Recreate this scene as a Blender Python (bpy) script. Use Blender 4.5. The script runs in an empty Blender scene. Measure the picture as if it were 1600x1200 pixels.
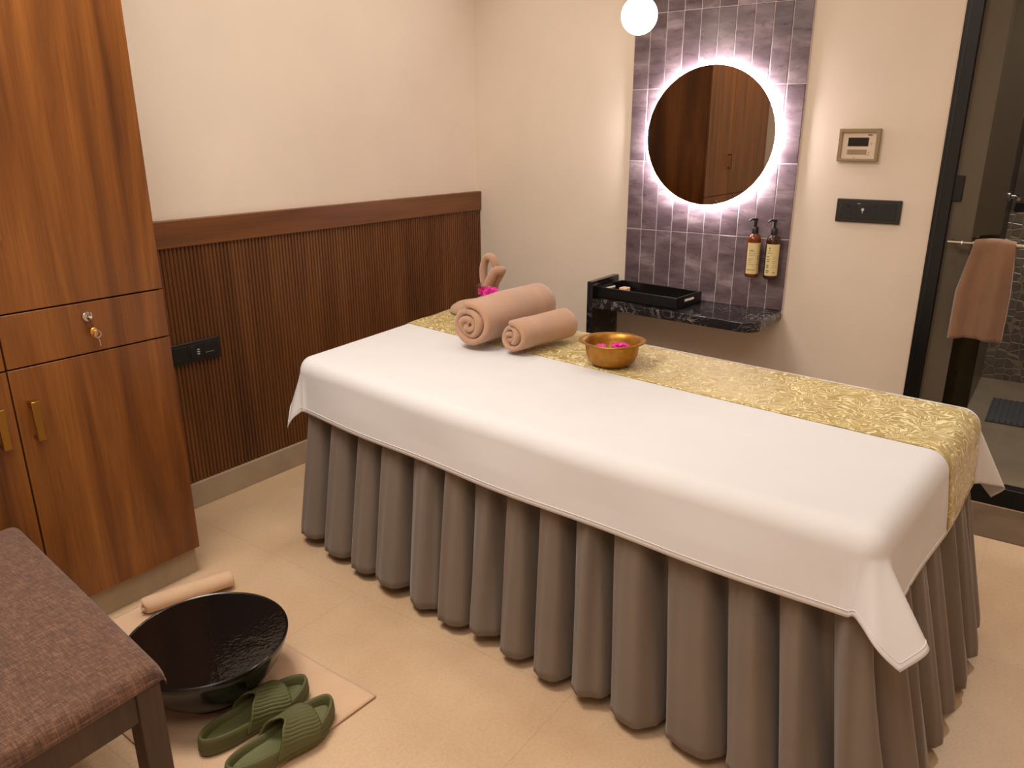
import bpy, bmesh, math, random
import numpy as np
from mathutils import Vector, Matrix
random.seed(7)
PI = math.pi
S = bpy.context.scene
COL = S.collection

# ------------------------------------------------------------------ camera
F_PX, YAW, PITCH, ROLL = 1200.44, 0.6236, -0.3144, -0.0022
CAM = Vector((-3.5851, -2.8284, 1.5))
cd = bpy.data.cameras.new('camera'); cam = bpy.data.objects.new('camera', cd); COL.objects.link(cam)
fwd = Vector((math.cos(YAW)*math.cos(PITCH), math.sin(YAW)*math.cos(PITCH), math.sin(PITCH)))
rgt = Vector((math.sin(YAW), -math.cos(YAW), 0)); upv = rgt.cross(fwd)
r2 = rgt*math.cos(ROLL)+upv*math.sin(ROLL); u2 = -rgt*math.sin(ROLL)+upv*math.cos(ROLL)
cam.matrix_world = Matrix(((r2.x, u2.x, -fwd.x, CAM.x), (r2.y, u2.y, -fwd.y, CAM.y), (r2.z, u2.z, -fwd.z, CAM.z), (0, 0, 0, 1)))
cd.sensor_width = 36; cd.sensor_fit = 'HORIZONTAL'; cd.lens = F_PX/1600*36; cd.clip_start = 0.02
S.camera = cam

# ------------------------------------------------------------------ world, exposure, ceiling lights and added fill
S.view_settings.view_transform = 'Standard'; S.view_settings.look = 'None'
S.view_settings.exposure = 0.0; S.view_settings.gamma = 1; S.view_settings.use_curve_mapping = False
w = bpy.data.worlds.new('world'); S.world = w; w.use_nodes = True
w.node_tree.nodes['Background'].inputs[0].default_value = (0.9, 0.72, 0.5, 1)
w.node_tree.nodes['Background'].inputs[1].default_value = 0.02
CEIL = 2.85
WARM = (1.0, 0.955, 0.885)
def spot(x, y, power, angle=110, size=0.05, col=WARM, z=CEIL-0.03, blend=0.7, tx=None, ty=None, tz=0):
    l = bpy.data.lights.new('downlight_or_fill', 'SPOT'); l.energy = power; l.color = col  # shared by the downlights and the spots added as fill
    l.spot_size = math.radians(angle); l.spot_blend = blend; l.shadow_soft_size = size
    o = bpy.data.objects.new('downlight_or_fill', l); o.location = (x, y, z); COL.objects.link(o)
    if tx is not None:
        o.rotation_euler = (Vector((tx, ty, tz))-Vector((x, y, z))).to_track_quat('-Z', 'Y').to_euler()
    return o
def panel(x, y, power, sx, sy, col=WARM):
    l = bpy.data.lights.new('added_fill_light', 'AREA'); l.energy = power; l.color = col; l.shape = 'RECTANGLE'; l.size = sx; l.size_y = sy  # unseen area light added as soft fill
    o = bpy.data.objects.new('added_fill_light', l); o.location = (x, y, CEIL-0.01); COL.objects.link(o); return o
spot(-1.35, -0.50, 14, 130, 0.06)  # added to brighten the back corner and the floor there
spot(-1.35, -0.95, 7, 130, 0.06)
spot(-1.35, -2.15, 8, 130, 0.06)
spot(-2.45, -1.00, 22, 130, 0.06)
spot(-0.6, -0.55, 15, 120, 0.06)
spot(-0.6, -1.95, 8, 120, 0.06)  # extra spot added to lift the tiled wall
panel(-3.6, -2.6, 30, 1.2, 1.6)
panel(-2.75, -1.0, 42, 0.9, 0.9)
spot(0.7, -2.9, 110, 140, 0.06)  # added to brighten the shower interior
spot(-0.5, -3.5, 22, 130, 0.06)

# ------------------------------------------------------------------ helpers
def thing(name, label, cat, loc, group=None, kind=None):
    o = bpy.data.objects.new(name, None); COL.objects.link(o); o.location = loc
    o.empty_display_size = 0.05
    if label: o['label'] = label
    if cat: o['category'] = cat
    if group: o['group'] = group
    if kind: o['kind'] = kind
    return o
def tag(o, label, cat, group=None):
    o['label'] = label; o['category'] = cat
    if group: o['group'] = group
    return o
def root_loc(o):
    l = Vector(o.location)
    while o.parent: o = o.parent; l = l+Vector(o.location)
    return l
class MB:
    def __init__(s, T=None): s.v = []; s.f = []; s.T = T; s.m = []; s.cm = 0
    def add(s, vs, fs):
        b = len(s.v)
        for p in vs:
            p = Vector(p); s.v.append(s.T @ p if s.T else p)
        for f in fs: s.f.append(tuple(i+b for i in f)); s.m.append(s.cm)
        return s
    def box(s, x0, x1, y0, y1, z0, z1):
        x0, x1 = min(x0, x1), max(x0, x1); y0, y1 = min(y0, y1), max(y0, y1); z0, z1 = min(z0, z1), max(z0, z1)
        return s.add([(x0, y0, z0), (x1, y0, z0), (x1, y1, z0), (x0, y1, z0), (x0, y0, z1), (x1, y0, z1), (x1, y1, z1), (x0, y1, z1)],
                     [(0, 3, 2, 1), (4, 5, 6, 7), (0, 1, 5, 4), (1, 2, 6, 5), (2, 3, 7, 6), (3, 0, 4, 7)])
    def prism(s, pts, z0, z1):          # pts CCW in xy
        n = len(pts)
        return s.add([(x, y, z0) for x, y in pts]+[(x, y, z1) for x, y in pts],
                     [tuple(range(n-1, -1, -1)), tuple(range(n, 2*n))]+[(i, (i+1) % n, n+(i+1) % n, n+i) for i in range(n)])
    def lathe(s, prof, c=(0, 0, 0), n=40, mod=None, axis='z'):     # prof: (r, z) list
        vs = []; fs = []
        for r, z in prof:
            for k in range(n):
                a = 2*PI*k/n; rr = r*(mod(a, z) if mod else 1)
                if axis == 'z': vs.append((c[0]+rr*math.cos(a), c[1]+rr*math.sin(a), c[2]+z))
                elif axis == 'x': vs.append((c[0]+z, c[1]+rr*math.cos(a), c[2]+rr*math.sin(a)))
                else: vs.append((c[0]+rr*math.sin(a), c[1]+z, c[2]+rr*math.cos(a)))
        for j in range(len(prof)-1):
            for k in range(n):
                fs.append((j*n+k, j*n+(k+1) % n, (j+1)*n+(k+1) % n, (j+1)*n+k))
        fs.append(tuple(range(n-1, -1, -1))); m = (len(prof)-1)*n; fs.append(tuple(range(m, m+n)))
        return s.add(vs, fs)
    def tube(s, path, r, n=10, flat=1.0, closed=False, side=None):
        P = [Vector(p) for p in path]; N = len(P); vs = []; fs = []
        R = r if isinstance(r, (list, tuple)) else [r]*N
        prev = None
        for i in range(N):
            if closed: t = P[(i+1) % N]-P[i-1]
            else: t = P[min(i+1, N-1)]-P[max(i-1, 0)]
            t.normalize()
            if prev is None:
                a = Vector(side) if side else (Vector((0, 0, 1)) if abs(t.z) < .9 else Vector((1, 0, 0)))
            else: a = prev
            a = (a-t*a.dot(t)).normalized(); prev = a; b = t.cross(a)
            for k in range(n):
                q = 2*PI*k/n
                vs.append(P[i]+a*math.cos(q)*R[i]*flat+b*math.sin(q)*R[i])
        M = N if closed else N-1
        for i in range(M):
            for k in range(n):
                j = (i+1) % N
                fs.append((i*n+k, i*n+(k+1) % n, j*n+(k+1) % n, j*n+k))
        if not closed:
            fs.append(tuple(range(n-1, -1, -1))); fs.append(tuple(range((N-1)*n, N*n)))
        return s.add(vs, fs)
    def grid(s, fn, nu, nv, wrap_u=False):
        vs = [fn(i/(nu if wrap_u else nu-1), j/(nv-1)) for j in range(nv) for i in range(nu)]
        fs = []
        for j in range(nv-1):
            for i in range(nu if wrap_u else nu-1):
                k = (i+1) % nu
                fs.append((j*nu+i, j*nu+k, (j+1)*nu+k, (j+1)*nu+i))
        return s.add(vs, fs)
    def build(s, name, mat, parent=None, origin=None, smooth=False, bevel=0, seg=2, solid=0, sub=0, fix=True, angle=40):
        if parent is not None: o0 = root_loc(parent)
        elif origin is not None: o0 = Vector(origin)
        else: o0 = Vector((0, 0, 0))
        me = bpy.data.meshes.new(name)
        me.from_pydata([tuple(p-o0) for p in s.v], [], s.f); me.update()
        mats = mat if isinstance(mat, (list, tuple)) else [mat]
        for m in mats: me.materials.append(m)
        if len(mats) > 1:
            for p, i in zip(me.polygons, s.m): p.material_index = i
        if fix:
            bm = bmesh.new(); bm.from_mesh(me); bmesh.ops.recalc_face_normals(bm, faces=bm.faces); bm.to_mesh(me); bm.free()
        o = bpy.data.objects.new(name, me); COL.objects.link(o)
        if parent is not None: o.parent = parent
        else: o.location = o0
        if solid: m = o.modifiers.new('solid', 'SOLIDIFY'); m.thickness = solid; m.offset = 0
        if bevel:
            m = o.modifiers.new('bevel', 'BEVEL'); m.width = bevel; m.segments = seg; m.limit_method = 'ANGLE'; m.angle_limit = math.radians(35)
            m.harden_normals = False
        if sub: m = o.modifiers.new('sub', 'SUBSURF'); m.levels = sub; m.render_levels = sub
        if smooth or bevel or sub:
            for p in me.polygons: p.use_smooth = True
            if angle < 180 and not sub:
                try: me.set_sharp_from_angle(angle=math.radians(angle))
                except Exception: pass
        return o
def struct(o): o['kind'] = 'structure'; return o

# ------------------------------------------------------------------ materials
def srgb(r, g, b):
    f = lambda c: (c/255)/12.92 if c/255 <= 0.04045 else (((c/255)+0.055)/1.055)**2.4
    return (f(r), f(g), f(b), 1)
class NT:
    def __init__(s, name):
        s.m = bpy.data.materials.new(name); s.m.use_nodes = True; s.t = s.m.node_tree
        s.b = s.t.nodes['Principled BSDF']; s.out = s.t.nodes['Material Output']
    def n(s, typ, **k):
        nd = s.t.nodes.new(typ)
        for a, v in k.items():
            if a.startswith('i_'):
                key = a[2:].replace('_', ' ')
                nd.inputs[key].default_value = v
            else: setattr(nd, a, v)
        return nd
    def l(s, a, b): s.t.links.new(a, b)
    def coord(s, scale=(1, 1, 1), rot=(0, 0, 0)):
        c = s.n('ShaderNodeTexCoord'); m = s.n('ShaderNodeMapping')
        m.inputs['Scale'].default_value = scale; m.inputs['Rotation'].default_value = rot
        s.l(c.outputs['Object'], m.inputs[0]); return m.outputs[0]
    def noise(s, vec, scale, detail=4, rough=.5, dist=0):
        nd = s.n('ShaderNodeTexNoise'); nd.inputs['Scale'].default_value = scale
        nd.inputs['Detail'].default_value = detail; nd.inputs['Roughness'].default_value = rough
        nd.inputs['Distortion'].default_value = dist; s.l(vec, nd.inputs['Vector']); return nd.outputs['Fac']
    def ramp(s, fac, stops, interp='LINEAR'):
        nd = s.n('ShaderNodeValToRGB'); cr = nd.color_ramp; cr.interpolation = interp
        while len(cr.elements) < len(stops): cr.elements.new(.5)
        for e, (p, c) in zip(cr.elements, stops): e.position = p; e.color = c if len(c) == 4 else (*c, 1)
        s.l(fac, nd.inputs[0]); return nd.outputs[0]
    def mix(s, fac, a, b, typ='MIX'):
        nd = s.n('ShaderNodeMix', data_type='RGBA', blend_type=typ)
        for v, i in ((fac, 0), (a, 6), (b, 7)):
            if isinstance(v, (int, float)): nd.inputs[i].default_value = v
            elif isinstance(v, tuple): nd.inputs[i].default_value = v
            else: s.l(v, nd.inputs[i])
        return nd.outputs[2]
    def math(s, op, a, b=0.0):
        nd = s.n('ShaderNodeMath', operation=op)
        for v, i in ((a, 0), (b, 1)):
            if isinstance(v, (int, float)): nd.inputs[i].default_value = v
            else: s.l(v, nd.inputs[i])
        return nd.outputs[0]
    def bump(s, h, strength=.3, dist=.002):
        nd = s.n('ShaderNodeBump'); nd.inputs['Strength'].default_value = strength; nd.inputs['Distance'].default_value = dist
        s.l(h, nd.inputs['Height']); s.l(nd.outputs[0], s.b.inputs['Normal']); return nd
    def set(s, **k):
        for a, v in k.items():
            i = s.b.inputs[a.replace('_', ' ')]
            if hasattr(v, 'is_linked') or hasattr(v, 'links'): s.l(v, i)
            else: i.default_value = v
        return s
def plain(name, col, rough=.5, metal=0, **k):
    t = NT(name); t.set(Base_Color=col, Roughness=rough, Metallic=metal, **k); return t.m

def wood(name, base, dark, light, axis='z', rough=.38, sc=1.0):
    t = NT(name)
    s = {'z': (9, 9, .7), 'x': (.7, 9, 9)}[axis]; s2 = {'z': (60, 60, 1.6), 'x': (1.6, 60, 60)}[axis]
    v = t.coord(tuple(a*sc for a in s)); v2 = t.coord(tuple(a*sc for a in s2))
    a = t.noise(v, 1.0, 5, .55, 1.0); b = t.noise(v2, 3.0, 5, .6, .2)
    c1 = t.ramp(a, [(.28, dark), (.5, base), (.74, light)])
    c2 = t.ramp(b, [(.3, (.55, .5, .45)), (.65, (1, 1, 1))])
    t.set(Base_Color=t.mix(.55, c1, c2, 'MULTIPLY'), Roughness=rough)
    t.bump(b, .08, .001); return t.m

M = {}
def mk_wall(name, c):
    t = NT(name); v = t.coord()
    n1 = t.noise(v, 2.2, 3, .5); n2 = t.noise(v, 160, 3, .6)
    d = tuple(x*.93 for x in c[:3])+(1,)
    t.set(Base_Color=t.ramp(n1, [(.3, d), (.7, c)]), Roughness=.72); t.bump(n2, .12, .001); return t.m
M['wall'] = mk_wall('wall_paint', srgb(232, 215, 196))
M['ceiling'] = mk_wall('ceiling_paint', srgb(238, 230, 215))
M['shower_plaster'] = mk_wall('dim_plaster', srgb(96, 84, 66))
# floor tiles
t = NT('floor_stone'); v = t.coord(); n1 = t.noise(v, 3.0, 4, .55); n2 = t.noise(v, 110, 4, .7); n3 = t.noise(v, 320, 2, .7)
c = t.ramp(n1, [(.3, srgb(194, 161, 126)), (.7, srgb(207, 176, 142))])
c = t.mix(.55, c, t.ramp(n2, [(.3, (.78, .76, .73)), (.5, (.98, .98, .98)), (.72, (1.1, 1.1, 1.08))]), 'MULTIPLY')
br = t.n('ShaderNodeTexBrick'); br.offset = 0; br.inputs['Scale'].default_value = 1.0
br.inputs['Brick Width'].default_value = .86; br.inputs['Row Height'].default_value = .86
br.inputs['Mortar Size'].default_value = .0022; br.inputs['Mortar Smooth'].default_value = .3
mp = t.n('ShaderNodeMapping'); mp.inputs['Location'].default_value = (.32, .2, 0); t.l(v, mp.inputs[0]); t.l(mp.outputs[0], br.inputs['Vector'])
c = t.mix(t.math('MULTIPLY', br.outputs['Fac'], .16), c, srgb(120, 96, 72))
t.set(Base_Color=c, Roughness=t.ramp(n1, [(.2, (.36,)*3), (.8, (.5,)*3)])); t.bump(n2, .05, .001); M['floor'] = t.m
def stone(name, a, b, rough=.5):
    t = NT(name); v = t.coord(); n1 = t.noise(v, 5, 5, .6, .6)
    t.set(Base_Color=t.ramp(n1, [(.3, a), (.7, b)]), Roughness=rough); return t.m
M['base_tile'] = stone('baseboard_stone', srgb(158, 138, 112), srgb(176, 156, 130), .45)
M['dark_strip'] = stone('darker_floor_strip', srgb(96, 74, 54), srgb(116, 92, 68), .4)
M['shower_floor'] = stone('shower_floor_stone', srgb(128, 110, 90), srgb(146, 128, 106), .4)
M['cab'] = wood('cabinet_walnut', srgb(124, 72, 26), srgb(82, 43, 13), srgb(152, 94, 38))
M['cab_gap_shade'] = plain('painted_gap_shade', srgb(30, 16, 8), .8)  # seam shade as a flat dark colour
M['trimwood'] = wood('trim_walnut', srgb(114, 68, 30), srgb(88, 50, 20), srgb(134, 84, 42), 'x')
M['reed'] = wood('reeded_walnut', srgb(108, 64, 30), srgb(86, 48, 20), srgb(126, 78, 40), rough=.42)
M['benchwood'] = wood('bench_dark_wood', srgb(66, 46, 36), srgb(48, 32, 25), srgb(80, 57, 45), rough=.4)
# purple glazed tile
t = NT('purple_glazed_tile'); v = t.coord((1, 1, 1))
at = t.n('ShaderNodeAttribute', attribute_name='tile_rand')
vm = t.n('ShaderNodeVectorMath', operation='ADD'); t.l(v, vm.inputs[0]); t.l(at.outputs['Vector'], vm.inputs[1])
ms = t.n('ShaderNodeMapping'); ms.inputs['Rotation'].default_value = (.7, 0, 0); ms.inputs['Scale'].default_value = (1, .45, 1.3); t.l(vm.outputs[0], ms.inputs[0])
n1 = t.noise(ms.outputs[0], 9, 6, .62, .35); n2 = t.noise(ms.outputs[0], 24, 5, .65, .3)
c = t.ramp(n1, [(.28, srgb(80, 65, 69)), (.45, srgb(102, 86, 90)), (.58, srgb(124, 107, 110)), (.72, srgb(160, 144, 147))])
c = t.mix(.35, c, t.ramp(n2, [(.3, (.7, .68, .72)), (.7, (1.15, 1.12, 1.15))]), 'MULTIPLY')
t.set(Base_Color=c, Roughness=t.ramp(n2, [(.3, (.22,)*3), (.7, (.42,)*3)])); t.bump(n1, .5, .004); M['tile'] = t.m
M['grout'] = plain('pale_grout', srgb(214, 200, 202), .8)
# black marble
t = NT('black_marble'); v = t.coord(); n = t.noise(v, 14, 6, .62, 1.4)
vein = t.math('ABSOLUTE', t.math('SUBTRACT', n, .5))
n0 = t.noise(v, 6, 3, .5)
msk = t.math('MULTIPLY', t.ramp(vein, [(0, (1, 1, 1)), (.022, (0, 0, 0))]), t.ramp(n0, [(.42, (0, 0, 0)), (.62, (1, 1, 1))]))
t.set(Base_Color=t.mix(msk, srgb(26, 23, 25), srgb(158, 150, 146)), Roughness=.16); M['marble'] = t.m
M['black'] = plain('black_lacquer', srgb(16, 14, 14), .32)
M['blackplastic'] = plain('black_plastic', srgb(38, 34, 31), .35)
M['blackplastic2'] = plain('black_plastic_insert', srgb(23, 21, 19), .5)
M['hole'] = plain('socket_hole', srgb(5, 5, 5), .8)
M['white_mark'] = plain('white_marking', srgb(200, 196, 188), .5)
M['chrome'] = plain('chrome', srgb(205, 205, 205), .14, 1)
M['brass'] = plain('brushed_brass', srgb(176, 134, 66), .34, 1)
M['keygold'] = plain('gold_key', srgb(226, 160, 80), .3, 1)
M['keysilver'] = plain('silver_key', srgb(200, 190, 175), .3, 1)
M['steel'] = plain('brushed_steel', srgb(160, 145, 125), .3, 1)
M['mirror'] = plain('mirror_silver', (.50, .47, .42, 1), .015, 1)
t = NT('mirror_backlight'); t.set(Base_Color=(1, 1, 1, 1)); t.b.inputs['Emission Color'].default_value = (1, .93, 1.0, 1); t.b.inputs['Emission Strength'].default_value = 52; M['led'] = t.m
t = NT('opal_globe'); t.set(Base_Color=(1, 1, 1, 1)); t.b.inputs['Emission Color'].default_value = (1, .86, .68, 1); t.b.inputs['Emission Strength'].default_value = 7; M['globe'] = t.m
def cloth(name, col, scale=500, rough=.9, bump=.25, sheen=.3, var=.06, dist=.0015):
    t = NT(name); v = t.coord(); n1 = t.noise(v, 6, 3, .5); n2 = t.noise(v, scale, 3, .7)
    if scale < 425 and var > .055: n2 = t.math('ADD', t.math('MULTIPLY', n2, .6), t.math('MULTIPLY', t.noise(v, 130, 3, .6), .4))
    d = tuple(x*(1-var*2) for x in col[:3])+(1,)
    c = t.mix(.5, t.ramp(n1, [(.3, d), (.7, col)]), t.ramp(n2, [(.35, (1-var*2.5,)*3), (.65, (1, 1, 1))]), 'MULTIPLY')
    t.set(Base_Color=c, Roughness=rough, Sheen_Weight=sheen); t.bump(n2, bump, dist); return t.m
M['sheet'] = cloth('white_cotton', srgb(217, 213, 212), 700, .9, .08, .1, .015, .0006)
M['skirt'] = cloth('grey_skirt_fabric', srgb(116, 101, 88), 420, .82, .12, .2, .05, .0008)
M['towel'] = cloth('tan_terry', srgb(198, 152, 120), 420, .95, .7, .5, .10, .003)
M['towel_brown'] = cloth('brown_terry', srgb(144, 106, 78), 380, .95, .6, .4, .10, .003)
M['mat'] = cloth('beige_mat_cloth', srgb(214, 176, 142), 420, .95, .5, .3, .06, .002)
M['mattress'] = cloth('mattress_vinyl', srgb(225, 215, 200), 300, .7, .05)
# brown upholstery weave
t = NT('brown_upholstery'); v = t.coord(); va = t.coord((40, 330, 1)); vb = t.coord((330, 40, 1))
na = t.noise(va, 1.2, 4, .6); nb = t.noise(vb, 1.2, 4, .6); n = t.math('MULTIPLY', t.math('ADD', na, nb), .5)
t.set(Base_Color=t.ramp(n, [(.36, srgb(64, 40, 28)), (.5, srgb(92, 61, 44)), (.64, srgb(126, 90, 68))]), Roughness=.9, Sheen_Weight=.15); t.bump(n, .5, .003); M['uphol'] = t.m
# gold brocade
t = NT('gold_brocade'); v = t.coord((1, 1, 1)); vw = t.n('ShaderNodeTexNoise'); vw.inputs['Scale'].default_value = 9; vw.inputs['Detail'].default_value = 2; t.l(v, vw.inputs['Vector'])
ad = t.n('ShaderNodeVectorMath', operation='SCALE'); t.l(vw.outputs['Color'], ad.inputs[0]); ad.inputs['Scale'].default_value = .20
vv = t.n('ShaderNodeVectorMath', operation='ADD'); t.l(v, vv.inputs[0]); t.l(ad.outputs[0], vv.inputs[1])
n = t.noise(vv.outputs[0], 13, 1.2, .5, .8)
l1 = t.math('ABSOLUTE', t.math('SUBTRACT', t.math('FRACT', t.math('MULTIPLY', n, 9.0)), .5))
line = t.ramp(l1, [(0, (1, 1, 1)), (.10, (.8, .8, .8)), (.19, (0, 0, 0))])
n5 = t.noise(vv.outputs[0], 30, 2, .5)
t.set(Base_Color=t.mix(line, t.ramp(n5, [(.35, srgb(166, 140, 70)), (.65, srgb(192, 166, 94))]), srgb(236, 220, 168)), Roughness=t.ramp(line, [(0, (.42,)*3), (1, (.6,)*3)]), Metallic=.15, Sheen_Weight=.2)
t.bump(t.math('ADD', line, t.math('MULTIPLY', n, 2)), .3, .002); M['brocade'] = t.m
t = NT('gold_bowl_metal'); v = t.coord(); n = t.noise(v, 40, 3, .5)
t.set(Base_Color=t.ramp(n, [(.3, srgb(158, 108, 38)), (.7, srgb(180, 128, 52))]), Metallic=.75, Roughness=.36); M['bowl'] = t.m
t = NT('wet_black_glaze'); v = t.coord(); n = t.noise(v, 26, 3, .5, .8); n2 = t.noise(v, 90, 2, .5)
t.set(Base_Color=srgb(9, 8, 8), Roughness=.045); t.bump(t.math('ADD', t.math('MULTIPLY', n, 1.4), n2), .085, .006); M['wet'] = t.m
M['basin'] = plain('black_glaze', srgb(14, 12, 12), .2)
t = NT('green_foam'); v = t.coord(); n = t.noise(v, 300, 2, .5); t.set(Base_Color=srgb(82, 80, 42), Roughness=.6); t.bump(n, .05, .001); M['green'] = t.m
M['green2'] = plain('green_footbed', srgb(92, 92, 52), .62)
M['pink'] = plain('pink_petal', srgb(224, 48, 158), .6)
M['pink2'] = plain('deep_pink_petal', srgb(190, 24, 110), .6)
M['brownleaf'] = plain('dried_leaf', srgb(74, 48, 32), .6)
M['yellow'] = plain('flower_centre', srgb(190, 130, 40), .6)
M['label'] = plain('cream_label', srgb(226, 206, 150), .6)
M['ink'] = plain('label_ink', srgb(96, 84, 60), .7)
t = NT('amber_bottle_lit'); t.set(Base_Color=srgb(150, 70, 14), Roughness=.12, Transmission_Weight=.55, IOR=1.45); M['amber'] = t.m  # light on the left bottle put into a brighter amber
t = NT('amber_bottle_shaded'); t.set(Base_Color=srgb(70, 34, 12), Roughness=.12, Transmission_Weight=.3, IOR=1.45); M['amber_shaded'] = t.m  # same amber painted darker for the unlit bottle
M['panelgrey'] = plain('grey_frame_plastic', srgb(150, 130, 100), .4, .3)
M['panelwhite'] = plain('cream_panel_plastic', srgb(222, 200, 176), .45)
M['lcd'] = plain('dark_screen', srgb(14, 14, 12), .15)
M['lcd2'] = plain('grey_strip', srgb(156, 134, 104), .4)
t = NT('tinted_glass'); t.b.inputs['Base Color'].default_value = srgb(60, 62, 50)
gl = t.n('ShaderNodeBsdfGlossy'); gl.inputs['Roughness'].default_value = .01; gl.inputs['Color'].default_value = (.9, .9, .85, 1)
tr = t.n('ShaderNodeBsdfTransparent'); tr.inputs['Color'].default_value = (.42, .38, .27, 1)
fr = t.n('ShaderNodeFresnel'); fr.inputs['IOR'].default_value = 1.6
mx = t.n('ShaderNodeMixShader'); t.l(fr.outputs[0], mx.inputs[0]); t.l(tr.outputs[0], mx.inputs[1]); t.l(gl.outputs[0], mx.inputs[2]); t.l(mx.outputs[0], t.out.inputs[0]); M['glass'] = t.m
# pebble / fish-scale mosaic
t = NT('fish_scale_mosaic'); v = t.coord((1, 1, 1)); vo = t.n('ShaderNodeTexVoronoi', feature='DISTANCE_TO_EDGE'); vo.inputs['Scale'].default_value = 19; vo.inputs['Randomness'].default_value = .65; t.l(v, vo.inputs['Vector'])
e = t.ramp(vo.outputs['Distance'], [(.03, (0, 0, 0)), (.09, (1, 1, 1))]); n1 = t.noise(v, 9, 2)
t.set(Base_Color=t.mix(e, srgb(128, 112, 92), t.ramp(n1, [(.3, srgb(84, 72, 62)), (.7, srgb(112, 98, 84))])), Roughness=.35); t.bump(e, .6, .004); M['hex'] = t.m
M['dark_stone'] = stone('dark_brown_stone', srgb(58, 46, 34), srgb(78, 64, 48), .5)
M['purple_stone'] = stone('purple_brown_stone', srgb(82, 62, 60), srgb(112, 88, 84), .4)
M['blackframe'] = plain('black_aluminium', srgb(14, 12, 11), .35, .2)
M['rubber'] = plain('grey_rubber_mat', srgb(74, 72, 72), .7)
M['grip'] = plain('pale_grip', srgb(235, 226, 212), .4)
M['soap'] = plain('cream_soap', srgb(232, 190, 150), .6)

# ------------------------------------------------------------------ room shell
X0, Y0 = -4.7, -4.4          # left wall, wall behind the camera
DY = -2.36                   # where the tiled wall ends and the shower door begins
struct(MB().box(X0-.1, 0.0, Y0-.1, .1, -.1, 0).build('floor', M['floor']))
struct(MB().box(X0-.1, 2.25, Y0-.1, .1, CEIL, CEIL+.1).build('ceiling', M['ceiling']))
struct(MB().box(X0-.1, .12, 0, .1, 0, CEIL).build('wall_back', M['wall']))
struct(MB().box(X0-.1, X0, Y0-.1, 0, 0, CEIL).build('wall_left', M['wall']))
struct(MB().box(X0, 0, Y0-.1, Y0, 0, CEIL).build('wall_front', M['wall']))
b = MB().box(0, .12, DY, 0, 0, CEIL); b.box(0, .12, Y0, -3.35, 0, CEIL); b.box(0, .12, -3.35, DY, 2.35, CEIL)
struct(b.build('wall_right', M['wall']))
# shower room
struct(MB().box(.12, 2.05, -2.51, -2.42, 0, CEIL).build('wall_shower_side', M['dark_stone']))
struct(MB().box(.012, .15, -2.51, -2.42, 0, CEIL).build('trim_1', M['shower_plaster']))
struct(MB().box(2.05, 2.15, -4.4, -2.42, 0, CEIL).build('wall_shower_back', M['dark_stone']))
struct(MB().box(.12, 2.15, Y0-.1, Y0, 0, CEIL).build('wall_shower_far', M['dark_stone']))
struct(MB().box(0.0, 2.15, Y0, -2.42, -.1, 0).build('floor_shower', M['shower_floor']))
struct(MB().box(2.035, 2.05, -4.4, -2.51, 0, 1.05).build('trim_2', M['hex']))
struct(MB().box(.3, 2.035, -2.525, -2.51, 0, .78).build('trim_3', M['hex']))
b = MB().box(2.03, 2.05, -4.4, -2.53, 1.05, 1.10); struct(b.build('trim_4', M['blackframe']))
struct(MB().box(2.034, 2.05, -4.4, -2.62, 1.10, 1.6).build('trim_5', M['purple_stone']))
struct(MB().box(-.345, -.03, -3.35, -2.30, .0005, .003).build('trim_6', M['dark_strip']))  # darker brown strip on the floor along the doorway
# baseboards
struct(MB().box(X0, 0, -.04, 0, 0, .109).build('baseboard_back', M['base_tile'], bevel=.002))
struct(MB().box(-.018, 0, DY, -.04, 0, .109).build('baseboard_right', M['base_tile'], bevel=.002))
# reeded wainscot with plain top band
WX0 = X0
b = MB(); pitch = .0172; x = WX0; prof = []
while x < -.001:
    for q in (0, .18, .5, .82): prof.append((x+pitch*q, -.022-.007*math.sin(PI*q) if q else -.018))
    x += pitch
prof = [p for p in prof if p[0] < 0]+[(0, -.018)]
vs = [(p[0], p[1], .109) for p in prof]+[(p[0], p[1], 1.085) for p in prof]; n = len(prof)
b.add(vs, [(i, i+1, n+i+1, n+i) for i in range(n-1)])
b.add([(WX0, 0, .109), (0, 0, .109), (0, -.018, .109), (WX0, -.018, .109), (WX0, 0, 1.085), (0, 0, 1.085), (0, -.018, 1.085), (WX0, -.018, 1.085)], [(0, 1, 2, 3), (4, 5, 6, 7), (0, 1, 5, 4)])
struct(b.build('trim_7', M['reed'], fix=False))
struct(MB().box(WX0, 0, -.036, 0, 1.085, 1.189).build('trim_8', M['trimwood'], bevel=.003))

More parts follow.
